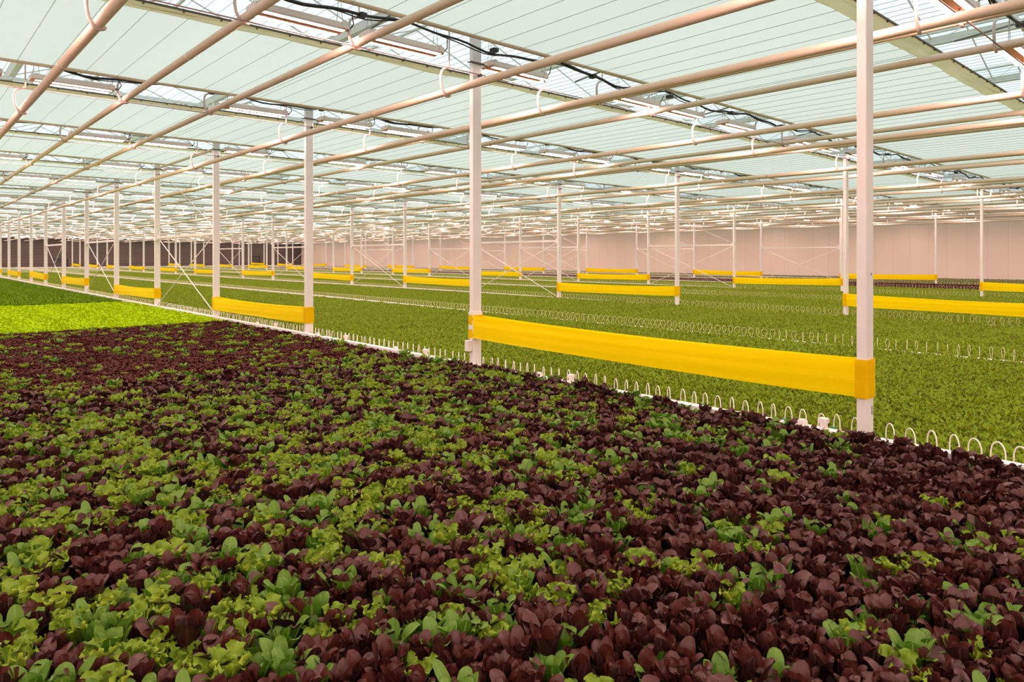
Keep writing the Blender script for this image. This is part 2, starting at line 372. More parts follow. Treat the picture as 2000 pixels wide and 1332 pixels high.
for r, X in enumerate(XP):
    n = 0
    for i, y in enumerate(YL):
        if not inview(X, y, 0.775): continue
        n += 1
        p = link('steel_post', post_me, None, (X, y, 0))
        tag(p, 'white steel post standing %s from the camera end of the %s' % (ORD[n - 1], ROWN[r]), 'post', 'white posts of the ' + ROWN[r])
        posts[(r, i)] = p
        link('base_plate', plate_me, p)
        if tpos(X, y)[1] < 30:
            if i: link('wire_bracket', brk_me, p, (0, 0, ZC + 2.60))
            link('insulator', ins_me, p, (0.03, 0, ZC + 2.44))
p = posts[(0, 1)]
p['label'] = 'white steel post second in the front row, with small white box low on its side'
MB().box(-PW / 2 - 0.075, -PW / 2, -0.03, 0.05, -0.07, 0.07, 0, 0.008).obj('junction_box', M['plastic'], p, (0, 0, ZC - 1.19))
MB().box(-PW / 2 - 0.012, PW / 2 + 0.012, -PD / 2 - 0.012, PD / 2 + 0.012, 0, 0.36, 0, 0.008).obj('sleeve', M['post'], p, (0, 0, ZC - 1.10))
posts[(0, 0)]['label'] = 'tall white steel post closest to the camera, small dark slot near its foot'
for dz, dx in ((-1.24, 0.035), (-0.14, 0.02)):
    MB().box(dx, dx + 0.012, -PD / 2 - 0.002, -PD / 2 + 0.01, -0.035 if dz < -1 else -0.01, 0.035 if dz < -1 else 0.01).obj('slot', M['dark'], posts[(0, 0)], (0, 0, ZC + dz))
# red handled rod reaching out behind the second post
rod = empty('pruning_tool', (XP[0] + PW / 2, YL[1] + 0.02, ZC - 1.075))
tag(rod, 'grey rod with a red handle sticking out behind the second front post', 'tool')
MB().tube([(-0.02, 0, 0), (0.12, -0.05, 0.0)], 0.011, 8).obj('rod', M['steel'], rod)
MB().tube([(0.10, -0.045, 0), (0.14, -0.06, 0), (0.22, -0.09, -0.004), (0.30, -0.12, -0.006)], [0.012, 0.022, 0.02, 0.012], 8).obj('handle', M['red'], rod)

# ------------------------------------------------------------------ yellow tape barriers, pairs of posts (0,1) (2,3) ...
TOPS = {(0, 0): .831, (0, 1): .787, (0, 2): .953, (0, 3): .982, (0, 4): .934, (0, 5): .987, (0, 6): .86, (0, 7): .90, (0, 8): .88, (0, 9): .82,
        (1, 1): .93, (1, 2): .90, (1, 3): .93, (1, 4): .93, (2, 1): .93, (3, 2): .95, (3, 3): .98}
def tape(r, i):
    X = XP[r]; ya, yb = YL[i], YL[i + 1]
    ta = ZC - TOPS.get((r, i), 0.88 + 0.1 * rng.random()); tb = ZC - TOPS.get((r, i + 1), 0.88 + 0.1 * rng.random())
    h = 0.295; n = 26
    t = empty('barrier_tape', (X, ya, 0))
    near = min(tpos(X, ya)[1], tpos(X, yb)[1])
    tag(t, 'broad yellow plastic tape band strung %s along the %s' % ('nearest the camera' if (r == 0 and i == 0) else 'as ' + ORD[i // 2] + ' barrier', ROWN[r]), 'barrier tape', 'yellow tape barriers of the ' + ROWN[r])
    xo = PW / 2 + 0.006
    mb = MB()
    for side in (-1, 1):
        V = []; nz = 9
        for k in range(n + 1):
            u = k / n; y = ya + (yb - ya) * u
            sag = 0.035 * 4 * u * (1 - u)
            pinch = 1 - 0.10 * (4 * u * (1 - u)) ** 2 * (0.5 if r == 0 and i == 0 else 1.0)
            top = ta + (tb - ta) * u - sag; hh = h * pinch
            for j in range(nz):
                w = j / (nz - 1)
                rip = 0.004 * math.sin(w * 19 + side + i) * math.sin(u * 6 + w * 5) + 0.003 * math.sin(w * 31 + u * 3)
                V.append((side * (xo + rip), y - ya, top - hh * w + (h - hh) * 0.4 * 0))
        F = []
        for k in range(n):
            for j in range(nz - 1):
                q = (k * nz + j, k * nz + j + 1, (k + 1) * nz + j + 1, (k + 1) * nz + j)
                F.append(q if side < 0 else q[::-1])
        mb.add(V, F, 0, True)
    mb.obj('band', M['tape'], t)
    for (yy, top) in ((0, ta), (yb - ya, tb)):
        e = 0.0125; w = MB()
        x1, y1 = PW / 2 + e, PD / 2 + e
        ring = [(-x1, -y1 + .01), (-x1 + .01, -y1), (x1 - .01, -y1), (x1, -y1 + .01), (x1, y1 - .01), (x1 - .01, y1), (-x1 + .01, y1), (-x1, y1 - .01)]
        V = []
        for j in range(7):
            f = j / 6; bulge = 1 + 0.012 * math.sin(f * 9 + i)
            V += [(a * bulge, yy + b * bulge, top + 0.008 - (h + 0.016) * f) for a, b in ring]
        F = [(j * 8 + (k + 1) % 8, j * 8 + k, (j + 1) * 8 + k, (j + 1) * 8 + (k + 1) % 8) for j in range(6) for k in range(8)]
        w.add(V, F, 0, False)
        tag(w.obj('post_wrap', M['wrap'], t), 'deeper orange yellow where the tape winds around the post')
for r in range(4):
    for i in range(0, NL - 1, 2):
        if (r, i) in posts or (r, i + 1) in posts: tape(r, i)

# ------------------------------------------------------------------ cross braces in the spans (3,4) (5,6) ...
def brace(r, i):
    X = XP[r]; ya, yb = YL[i], YL[i + 1]; zb = ZC + 0.57; zt = ZS - 0.02
    t = empty('cross_brace', (X, ya, 0))
    tag(t, 'thin white steel bar with crossed rods, %s braced span of the %s' % (ORD[(i - 3) // 2], ROWN[r]), 'brace', 'crossed braces of the ' + ROWN[r])
    d = yb - ya; x = PW / 2
    MB().box(-0.03, 0.03, 0.04, d - 0.04, zb - 0.035, zb + 0.035).obj('crossbar', M['post'], t)
    MB().box(-0.025, 0.025, 0.04, d - 0.04, zt - 0.06, zt - 0.01).obj('top_bar', M['edge'], t)
    for (z0, z1, s) in ((ZBEAM - 0.05, zb - 0.06, -1), (ZBEAM - 0.05, zb - 0.06, 1), (zb + 0.06, zt - 0.05, -1), (zb + 0.06, zt - 0.05, 1)):
        p0, p1 = ((0.04, z0), (d - 0.04, z1)) if s > 0 else ((0.04, z1), (d - 0.04, z0))
        xx = s * 0.05
        MB().tube([(xx, p0[0], p0[1]), (xx, p1[0], p1[1])], 0.013 if z0 < zb else 0.007, 6).obj('rod', M['post'], t)
    for yy in (0.07, d - 0.07):
        MB().box(-0.045, 0.045, yy - 0.05, yy + 0.05, zb - 0.09, zb + 0.09).obj('gusset_plate', M['post'], t)
for r in range(4):
    for i in range(3, NL - 1, 2):
        if (r, i) in posts and (r, i + 1) in posts and i <= (7 if r == 0 else 9): brace(r, i)

# ------------------------------------------------------------------ heating pipes and their hooks
low = [1.41, 5.37, 7.12, 11.10, 13.28]; up = [2.74, 4.05, 8.42, 9.75]
pipes = []
for k in range(5):
    for x in low[1:] : pipes.append((x + 11.95 * k, 0))
    for x in (8.42, 9.75, 14.55, 15.85): pipes.append((x + 11.95 * k, 1))
pipes += [(1.41, 0), (2.74, 1), (4.05, 1)]
pipes = sorted(set((round(x, 2), u) for x, u in pipes if x < XW - 0.4))
fin = []
for x, u in pipes:
    if not fin or x - fin[-1][0] > 0.4: fin.append((x, u))
pipes = fin
def hook_mesh(upper):
    pr = 0.047 if upper else 0.049
    top = (ZS + 0.33) - (ZUP if upper else ZLOW)
    R = pr + 0.014
    pts = [(0.03, 0, top), (0.03, 0, 0.36), (0.025, 0, 0.33), (0.0, 0, 0.305), (-0.05, 0, 0.29), (-0.085, 0, 0.26), (-0.105, 0, 0.20), (-0.105, 0, 0.12),
           (-0.09, 0, 0.04)] + [(-R * math.cos(a), 0, -R * math.sin(a)) for a in np.linspace(0.25, 2.6, 8)]
    mb = MB().tube(pts, [0.011] * 3 + [0.014, 0.016] + [0.017] * (len(pts) - 6) + [0.012], 8)
    mb.box(0.015, 0.045, -0.03, 0.03, top - 0.02, top)
    return mb.mesh('pipe_hook', [M['hook']])
hook_me = [hook_mesh(0), hook_mesh(1)]
for k, (x, u) in enumerate(pipes):
    rr = 0.047 if u else 0.049; z = ZUP if u else ZLOW
    mb = MB().tube([(0, YB + 0.05, 0), (0, YW - 0.1, 0)], rr, 14)
    y = 9.0
    while y < 70:        # sleeve joints
        mb.tube([(0, y, 0), (0, y + 0.07, 0)], rr + 0.004, 14); y += 12.0
    p = mb.obj('heating_pipe', M['pipe'], None, (x, 0, z))
    kind = 'higher' if u else 'low-hung'
    tag(p, '%s cream heating pipe, %s counted from the aisle towards the pale wall' % (kind, ORD[k]), 'pipe', 'cream heating pipes')
    for i, y in enumerate(YL[:15]):
        if inview(x, y, 0.8): link('pipe_hook', hook_me[u], p, (0, y, 0))

# ------------------------------------------------------------------ screens, girders, cables, rods
GN_, GF = 0.74, 0.72         # gap: near edge before the line, far edge behind it
def wobble(x, i): return 0.012 * math.sin(x * 2.3 + i) + 0.009 * math.sin(x * 5.1 + 2 * i)
for k in range(3):
    ya, yb = max(YB, Y0 - 15 + 5 * k + GF), Y0 - 10 + 5 * k - GN_
    MB().add([(XL, ya, ZS), (XW, ya, ZS), (XW, yb, ZS), (XL, yb, ZS)], [(0, 1, 2, 3)]).obj('rear_screen', M['screen'], roof)
for i in range(-1, NL):
    ya = Y0 - DY + GF if i < 0 else YL[i] + GF
    yb = YL[i + 1] - GN_ if i + 1 < NL else YW
    if ya >= yb: continue
    t = empty('shade_screen', (0, ya, ZS))
    where = 'between the %s and %s lamp rows' % (ORD[i], ORD[i + 1]) if 0 <= i < NL - 1 else ('on the camera side of the first lamp row' if i < 0 else 'between the last lamp row and the dark end wall')
    tag(t, 'pale translucent shade screen stretched overhead ' + where, 'screen', 'shade screens under the roof')
    nx, ny = 120, 8; V = []; F = []
    for a in range(nx + 1):
        x = XL + (XW - XL) * a / nx
        for b in range(ny + 1):
            f = b / ny
            V.append((x, (yb - ya) * f, -0.02 * math.sin(math.pi * f) + 0.006 * math.sin(x * 3.1 + b * 1.7 + i)))
    for a in range(nx):
        for b in range(ny):
            q = a * (ny + 1) + b; F.append((q, q + 1, q + ny + 2, q + ny + 1))
    MB().add(V, F, 0, True).obj('fabric', M['screen'], t)
    w = MB(); x = XL + 0.15 + 0.1 * (i % 3); k = 0
    while x < XW:
        w.tube([(x, 0, -0.03), (x, (yb - ya), -0.03)], 0.0030, 4, cap=False)
        if k % 14 == 5: w.tube([(x + 0.09, 0, -0.03), (x + 0.09, (yb - ya), -0.03)], 0.0030, 4, cap=False)
        x += 0.40; k += 1
    tag(w.obj('support_wire', M['wire'], t), kind='stuff')
    if i >= 0:   # gathered cream edge and dark rail on the side of the gap
        V = []; F = []; prof = [(0.0, -0.005), (0.0, -0.045), (0.02, -0.06), (0.06, -0.045), (0.10, -0.065), (0.14, -0.05), (0.18, -0.06), (0.22, -0.04), (0.25, -0.008)]
        if i: prof = [(a * .62, b * .75) for a, b in prof]
        nx = 260
        for a in range(nx + 1):
            x = XL + (XW - XL) * a / nx
            for j, (py, pz) in enumerate(prof):
                wv = math.sin(x * 1.9 + i * 2 + j * 1.3) * 0.5 + math.sin(x * 4.7 + j * 2.1) * 0.3
                V.append((x, py + (0.03 * wv if j > 1 else 0), pz * (1 + 0.28 * wv) if j else pz))
        m = len(prof)
        for a in range(nx):
            for j in range(m - 1):
                q = a * m + j; F.append((q, q + m, q + m + 1, q + 1))
        tag(MB().add(V, F, 0, True).obj('folded_edge', M['packet'], t), 'cream gathered fabric along the gap')
        rl = MB().box(XL, XW, -0.022, -0.004, -0.014, 0.006)
        x = XL + 0.15
        while x < XW - 1:
            rl.box(x - 0.008, x + 0.008, -0.03, 0.004, -0.03, -0.012); x += 0.40
        rl.obj('edge_rail', M['dark'], t)
    MB().tube([(XL, yb - ya, -0.01), (XW, yb - ya, -0.01)], 0.030, 8).obj('leading_edge_tube', M['edge'], t)

for i, y in enumerate(YL):
    x0 = max(XL, 0.094 * y - 3); t = empty('lattice_girder', (0, y, 0))
    tag(t, 'pale steel lattice girder above the %s lamp row' % ORD[i], 'girder', 'lattice girders across the hall')
    z0, z1 = ZS + 0.35, ZS + 0.95
    MB().box(x0, XW, -0.03, 0.03, z0 - 0.025, z0 + 0.025).obj('bottom_chord', M['girder'], t)
    MB().box(x0, XW, -0.03, 0.03, z1 - 0.03, z1 + 0.03).obj('top_chord', M['girder'], t)
    w = MB(); x = XP[0] - 11.95; dx = 11.95 / 16; s = 0
    while x < XW - dx:
        if x >= x0: w.tube([(x, 0, z0 if s % 2 == 0 else z1), (x + dx, 0, z1 if s % 2 == 0 else z0)], 0.016, 6, cap=False)
        x += dx; s += 1
    tag(w.obj('web_lattice', M['girder'], t), kind='stuff')
    # opener arms: short dark bars along the house over the gap
    bars = MB(); x = 4.6 if i % 2 else 2.9
    while x < XW - 1:
        if x > x0: bars.tube([(x, -0.7, ZS + 0.42), (x + 0.05, 0.75, ZS + 0.30)], 0.014, 6)
        x += 3.98
    if x0 < XW - 3: bars.obj('opener_arm', M['steel_dark'], t)
    # cable
    cb = MB(); pts = []; x = x0
    while x < XW - 0.2:
        u = (x * 0.37 + i * 0.3) % 1.0
        pts.append((x, -0.20 + 0.02 * math.sin(x * 3 + i), ZS + 0.10 + 0.05 * math.cos(2 * math.pi * u) + 0.015 * math.sin(x * 7 + i)))
        x += 0.16
    cb.tube(pts, [0.014 + 0.007 * (0.5 + 0.5 * math.sin(k * 0.21 + i)) for k in range(len(pts))], 6)
    cb.tube([(a, b + 0.02 + 0.015 * math.sin(a * 5), c - 0.012 + 0.02 * math.sin(a * 4 + 1)) for a, b, c in pts], 0.008, 5)
    o = cb.obj('power_cable', M['black'], None, (0, y, 0))
    tag(o, 'black power cable bundle looping along the %s lamp row' % ORD[i], 'cable', 'black cables over the lamp rows')
    if x0 < XW - 3 and i < 14:
        tie = MB(); x = 2.0
        while x < 40:
            if x > x0: tie.box(x - 0.03, x + 0.05, -0.24, -0.14, ZS + 0.07, ZS + 0.12)
            x += 2.0
        tie.obj('clip', M['black'], o)
    o = MB().tube([(x0, 0, ZC + 2.44), (XW, 0, ZC + 2.44)], 0.0075, 6).obj('drive_rod', M['redrod'], None, (0, y - PD / 2 - 0.045, 0))
    tag(o, 'thin reddish rod stretched across under the %s lamp row' % ORD[i], 'rod', 'thin reddish rods across the hall')

# ------------------------------------------------------------------ LED grow lamps
LLEN, LWID, LH = 1.08, 0.26, 0.085
ZLAMP = ZC + 2.60                # underside of the housing
def lamp_parts():
    h = MB()
    h.add([(-LLEN/2, -LWID/2, 0), (LLEN/2, -LWID/2, 0), (LLEN/2, LWID/2, 0), (-LLEN/2, LWID/2, 0),
           (-LLEN/2, -LWID/2, LH*.75), (LLEN/2, -LWID/2, LH*.75), (LLEN/2, LWID/2, LH*.75), (-LLEN/2, LWID/2, LH*.75),
           (-LLEN/2 + .02, -LWID/2 + .05, LH), (LLEN/2 - .02, -LWID/2 + .05, LH), (LLEN/2 - .02, LWID/2 - .05, LH), (-LLEN/2 + .02, LWID/2 - .05, LH)],
          [(0, 1, 5, 4), (1, 2, 6, 5), (2, 3, 7, 6), (3, 0, 4, 7), (4, 5, 9, 8), (5, 6, 10, 9), (6, 7, 11, 10), (7, 4, 8, 11), (8, 9, 10, 11)], 0)
    h.add([(-LLEN/2, -LWID/2, 0), (-LLEN/2, LWID/2, 0), (LLEN/2, LWID/2, 0), (LLEN/2, -LWID/2, 0)], [(0, 1, 2, 3)], 1)
    def bar(s):
        a, w = LLEN / 2 - .04, 0.036
        return MB().box(-a, a, s - w, s + w, -0.020, 0.0).add([(-a + .01, s - w + .004, -0.0205), (-a + .01, s + w - .004, -0.0205), (a - .01, s + w - .004, -0.0205), (a - .01, s - w + .004, -0.0205)], [(0, 1, 2, 3)], 1)
    return h, bar
h_, bar_ = lamp_parts()
ledstrip = bar_(0); strip_me = MB().add(ledstrip.v[8:], [(0, 1, 2, 3)], 0).mesh('light_strip', [M['led']])
housing_me = h_.mesh('grow_lamp', [M['housing'], M['reflector']])
ledbar_me = MB().add(ledstrip.v[:8], ledstrip.f[:6], 0).mesh('led_bar', [M['housing']])
wire_me = MB().tube([(-0.03, 0, 0), (0.0, 0, ZS + 0.33 - ZLAMP - LH)], 0.004, 4).tube([(0.05, 0, 0), (0.02, 0, ZS + 0.33 - ZLAMP - LH)], 0.004, 4).mesh('suspension_wire', [M['wire']])
plug_me = MB().box(LLEN/2, LLEN/2 + 0.07, -0.015, 0.015, 0.02, 0.05).tube([(LLEN/2 + 0.07, 0, 0.035), (LLEN/2 + 0.10, -0.05, 0.10), (LLEN/2 + 0.02, -0.16, 0.17)], 0.007, 5).mesh('plug_lead', [M['black']])
brkt_me = MB().box(-0.02, 0.02, -LWID/2 - .01, LWID/2 + .01, LH * .6, LH * .6 + .03).box(-0.02, 0.02, -LWID/2 - .012, -LWID/2, 0, LH * .75).mesh('end_bracket', [M['housing']])
simple = MB(); simple.v = list(h_.v); simple.f = list(h_.f); simple.mi = list(h_.mi); simple.sm = list(h_.sm)
for s in (-1, 1):
    b_ = bar_(s * 0.088); simple.add(b_.v, b_.f[:6], 0); simple.add(b_.v, b_.f[6:], 2)
for s in (-1, 1): simple.box(s * LLEN * .42 - .006, s * LLEN * .42 + .006, -.006, .006, LH, ZS + 0.33 - ZLAMP, 0)
simple_me = simple.mesh('small_grow_lamp', [M['housing'], M['reflector'], M['led']])
PAT = [(0.08, 1.50, 4.30), (0.05, 2.80, 4.15)]       # starts inside each 6 m, even / odd lines
lamps = []
for i in range(-3, NL):  # lamp rows run on unseen past the view, added to brighten the near end
    y = Y0 + DY * i
    for k in range(-2, 10):
        for s in PAT[i % 2]:
            x = s + 5.975 * k + LLEN / 2
            if x < XL + 1 or x > XW - 1.35: continue
            t, z = tpos(x, y)
            lamps.append((z if z > 0.3 and abs(t) < 0.80 and (ZLAMP - ZC) * FPX / z < 560 else 1000 + z, i, x, y))
lamps.sort()
show = lamps[:300]; rest = lamps[300:]
cnt = {}
for j, (z, i, x, y) in enumerate(sorted(show, key=lambda a: (a[1], a[2]))):
    cnt[i] = cnt.get(i, 0) + 1
    near = z < 22
    o = link('grow_lamp', housing_me if near else simple_me, None, (x, y, ZLAMP))
    lab = ('long LED grow lamp with two glowing bars, %s from left in the %s lamp row' if near else 'small glowing LED grow lamp, %s from the left in the %s lamp row') % (ORD[min(cnt[i] - 1, 31)], ORD[i])
    tag(o, lab, 'grow lamp', 'LED grow lamps of the %s lamp row' % ORD[i])
    if near:
        for s in (-1, 1): link('light_strip', strip_me, link('led_bar', ledbar_me, o, (0, s * 0.088, 0)))
        for s in (-1, 1):
            b_ = link('end_bracket', brkt_me, o, (s * (LLEN / 2 - 0.06), 0, 0))
            link('suspension_wire', wire_me, b_, (0, 0, LH))
        link('plug_lead', plug_me, o)
if rest:
    V, F, mi = replicate(simple_me, [(x, y, ZLAMP, 0) for z, i, x, y in rest])
    o = link('far_and_unseen_grow_lamps', bigmesh('far_and_unseen_grow_lamps', V, F, [M['housing'], M['reflector'], M['led']], mi))
    tag(o, 'remaining small glowing lamps farther down the hall and unseen ones around and behind the camera', 'grow lamps', kind='stuff')

# ------------------------------------------------------------------ beds, feeder lines
BEDN = ['red salad bed along the aisle', 'first green bed behind the front posts', 'second green bed', 'third green bed behind the second posts', 'fourth green bed',
        'fifth green bed behind the third posts', 'dark red bed behind the fourth posts', 'olive bed along the pale wall']
beds = [(0.04, RX[0] - 0.16)] + [(RX[j] + 0.10, RX[j + 1] - 0.14) for j in range(7)]
beds[7] = (beds[7][0], XW - 0.45)
BY1 = 111.5
for j, (xa, xb) in enumerate(beds):
    o = MB().box(xa, xb, YB + 0.2, BY1, 0, ZBED).obj('growing_bed', M['bed_shade'])
    tag(o, 'long low growing bed carrying the plants of the ' + BEDN[j], 'bed', 'growing beds')
LINEN = ['front posts', 'strip between the first and second green beds', 'second posts', 'strip between the third and fourth green beds', 'third posts', 'strip between the fifth green bed and red bed', 'fourth posts', 'olive bed edge']
LINEN = ['front posts', 'middle of the first bay', 'second posts', 'middle of the second bay', 'third posts', 'middle of the third bay', 'fourth posts', 'middle of the last bay']
for j in range(8):
    X = RX[j]; top = ZBEAM if j == 0 else ZBEAM - 0.042
    # square pipe on a ledge; the inner ones dip a little towards the camera end
    mb = MB(); ys = [YB + 0.3, 12.0, 24.0, BY1]; dz = [0, 0, 0, 0] if j == 0 else [0, 0, 0.045, 0.045]
    for (x0, x1, za, zb_) in ((-0.13, -0.03, -0.10, 0), (-0.13, 0.09, -0.16, -0.10)):
        V = [(x, y, top + d + z) for y, d in zip(ys, dz) for x, z in ((x0, za), (x1, za), (x1, zb_), (x0, zb_))]
        F = [(4 * a + b, 4 * a + (b + 1) % 4, 4 * a + 4 + (b + 1) % 4, 4 * a + 4 + b) for a in range(3) for b in range(4)] + [(3, 2, 1, 0), (12, 13, 14, 15)]
        mb.add(V, [f[::-1] for f in F], 0)
    mb.box(-0.10, -0.07, YB + 0.3, BY1, 0, top - 0.16)
    o = mb.obj('feed_pipe', M['plastic'], None, (X, 0, 0))
    tag(o, 'long white square feed pipe at bed height along the ' + LINEN[j], 'feed pipe', 'white feed pipes between the beds')
# white caps on the first feed pipe
cap_tall = MB().box(-0.026, 0.026, -0.026, 0.026, 0, 0.04, 0, .008).box(-0.033, 0.033, -0.033, 0.033, 0.04, 0.08, 0, .012)
for k in range(5): cap_tall.box(-0.026 + 0.013 * k - .0025, -0.026 + 0.013 * k + .0025, -0.036, 0.036, 0.043, 0.078)
cap_tall_me = cap_tall.mesh('valve_cap', [M['plastic']])
cap_low_me = MB().box(-0.03, 0.03, -0.035, 0.035, 0, 0.032, 0, .01).box(-0.022, 0.022, -0.026, 0.026, 0.032, 0.044, 0, .008).mesh('valve_cap', [M['plastic']])
for k, (y, tall) in enumerate([(2.53, 1), (2.70, 0), (5.41, 1), (5.92, 0), (8.32, 1), (9.09, 0), (10.7, 1), (11.7, 0), (13.6, 1), (14.5, 0)]):
    o = link('valve_cap', cap_tall_me if tall else cap_low_me, None, (RX[0] - 0.05 if tall else RX[0] - 0.07, y, ZBEAM))
    tag(o, '%s white cap on the front feed pipe, %s from the camera end' % ('tall ribbed' if tall else 'low flat', ORD[k // 2]), 'cap', 'white caps on the front feed pipe')
# feeder tubes (hoops)
HP = 0.14
def hoop_mesh(w, h, n=11, sides=6, r=0.0052):
    pts = [(-w / 2, 0, -0.03)] + [(-w / 2 * math.cos(a), 0, 0.03 + (h - 0.03) * math.sin(a)) for a in np.linspace(0, math.pi, n)] + [(w / 2, 0, -0.03)]
    mb = MB().tube(pts, r, sides, cap=False)
    return mb
def horseshoe(w, h, n=11, sides=5, r=0.0036):
    pts = [(w / 2 * math.cos(a), 0, h * 0.5 + h * 0.5 * math.sin(a)) for a in np.linspace(-1.05, math.pi + 1.05, n)]
    pts = [(0.02, 0, -0.06)] + pts + [(-0.02, 0, -0.06)]
    return MB().tube(pts, r, sides, cap=False)
shoe_mes = [horseshoe(w, h).mesh('feeder_tube', [M['hoop_dull']]) for w, h in ((0.11, 0.125), (0.125, 0.115), (0.10, 0.13), (0.13, 0.12))]
hoop_mes = [hoop_mesh(w, h).mesh('feeder_tube', [M['hoop']]) for w, h in ((0.115, 0.112), (0.125, 0.104), (0.105, 0.116), (0.13, 0.108))]
hoop_simple = horseshoe(0.12, 0.12, 9, 4, 0.004).mesh('feeder_tube_small', [M['hoop_dull']])
ANG = [math.atan2(.817, .587), math.atan2(.33, 1.056)] + [0.25] * 6
H = []
for j in range(8):
    y = 0.9 + 0.05 * j
    while y < BY1 - 3:
        x = RX[j] + 0.02
        t, z = tpos(x, y)
        if abs(t) < 0.80 and z > 1:
            if not any(abs(x - XX) < 0.25 and abs(y - yy) < 0.06 for XX in XP for yy in YL):
                a = ANG[j] + rng.normal(0, 0.10 if j == 0 else 0.25)
                if j > 1 or (j == 1 and y > 6): a = -0.35 + rng.normal(0, .3)
                H.append((z, j, x + rng.normal(0, .006), y + rng.normal(0, .008), a))
        y += HP * (1 + rng.normal(0, .03))
H.sort()
for k, (z, j, x, y, a) in enumerate(H[:300]):
    o = link('feeder_tube', (shoe_mes if j else hoop_mes)[int(rng.integers(4))], None, (x, y, ZBEAM - 0.005)); o.rotation_euler = (0, 0, a)
    seg = int((y - Y0) // DY)
    w = 'before the closest post' if seg < 0 else 'between the %s and %s posts of that line' % (ORD[seg], ORD[seg + 1])
    if j == 0: lab = 'thin white arched tube beside the front feed pipe, ' + w.replace(' of that line', '')
    else: lab = 'thin cream feeder hoop in the row along the ' + LINEN[j] + (', near end' if y < 12 else ', further along')
    tag(o, lab, 'feeder tube', 'feeder tubes along the ' + LINEN[j])
    if j == 0 and y < 12 and k % 3 == 0:
        MB().box(0.045, 0.075, -0.012, 0.012, -0.03, 0.0).obj('clip', M['greenclip'], o)
V, F, mi = replicate(hoop_simple, [(x, y, ZBEAM - 0.005, a) for z, j, x, y, a in H[300:]])
o = link('distant_feeder_hoops', bigmesh('distant_feeder_hoops', V, F, M['hoop_dull'], smooth=True))
tag(o, 'endless rows of tiny white feeder hoops further along the beds', 'feeder tubes', kind='stuff')

# ------------------------------------------------------------------ lettuce
def leaves(P):
    """vectorised leaves; P: dict of arrays per leaf; returns V, F, attr"""
    nu, nv = P['nu'], P['nv']; n = len(P['L'])
    u = np.linspace(-1, 1, nu); v = 1 - (1 - np.linspace(0, 1, nv)) ** 1.45
    th = P['th'][:, None] + P['ka'][:, None] * v[None] ** 1.6
    dl = P['L'][:, None] * np.diff(v)[None]
    so = np.concatenate([np.zeros((n, 1)), np.cumsum(np.sin((th[:, 1:] + th[:, :-1]) / 2) * dl, 1)], 1)
    zo = np.concatenate([np.zeros((n, 1)), np.cumsum(np.cos((th[:, 1:] + th[:, :-1]) / 2) * dl, 1)], 1)
    vm = P.get('vm', 0.62)
    sm = np.clip(v / vm, 0, 1); sm = sm * sm * (3 - 2 * sm)
    prof = np.where(v < vm, P.get('w0', 0.28) + (1 - P.get('w0', 0.28)) * sm, np.clip(1 - (np.abs(v - vm) / (1.0 - vm)) ** 2.3 * 0.985, 0, 1) ** (1 / 2.3))
    w = P['W'][:, None] * prof[None]
    if 'teeth' in P: w = w * (1 + P['teeth'] * (2 * (np.arange(nv) % 2) - 1) * (v > .3))[None]
    if 'jag' in P: w = w * (1 + P['jag'] * rng.normal(0, 1, w.shape) * (v[None] > .3))
    o = np.stack([np.cos(P['ph']), np.sin(P['ph']), 0 * P['ph']], -1)
    s = np.stack([-np.sin(P['ph']), np.cos(P['ph']), 0 * P['ph']], -1)
    zz = np.array([0, 0, 1.0])
    C = P['base'][:, None] + o[:, None] * so[..., None] + zz * zo[..., None]                  # n,nv,3
    Nn = -o[:, None] * np.cos(th)[..., None] + zz * np.sin(th)[..., None]
    cup = P['cup'][:, None, None] * w[..., None] * (u ** 2)[None, None]
    ruf = P['ruf'][:, None, None] * (np.abs(u) ** 1.6)[None, None] * np.sin(P['fr'] * v[None, :, None] * 2 * np.pi + P['rp'][:, None, None] + 1.7 * np.sign(u)[None, None]) * (v[None, :, None] > 0.2)
    ruf = ruf + P.get('bl', 0.0) * rng.normal(0, 1, (n, nv, nu))
    V = C[:, :, None] + s[:, None, None] * (w[..., None] * u[None, None])[..., None] * (1 - 0.18 * np.abs(P['cup'])[:, None, None, None]) + Nn[:, :, None] * (cup + ruf)[..., None]
    if P['ruf'].max() > 0: V = V + zz * (0.5 * P['ruf'][:, None, None] * (u ** 2)[None, None] * np.cos(P['fr'] * v[None, :, None] * 2 * np.pi + 2.1 * P['rp'][:, None, None]))[..., None]
    idx = np.arange(nu * nv).reshape(nv, nu)
    q = np.stack([idx[:-1, :-1], idx[:-1, 1:], idx[1:, 1:], idx[1:, :-1]], -1).reshape(-1, 4)
    F = (q[None] + (np.arange(n) * nu * nv)[:, None, None]).reshape(-1, 4)
    A = np.empty((n, nv, nu, 4), np.float32)
    A[..., 0] = P['rnd'][:, None, None]; A[..., 1] = (u * .5 + .5)[None, None]; A[..., 2] = v[None, :, None]; A[..., 3] = 1
    return V.reshape(-1, 3), F, A.reshape(-1, 4)
def leaf_mesh(name, P, mat):
    V, F, A = leaves(P); me = bigmesh(name, V, F, mat, smooth=True)
    at = me.color_attributes.new('lf', 'FLOAT_COLOR', 'POINT'); at.data.foreach_set('color', A.ravel())
    return me
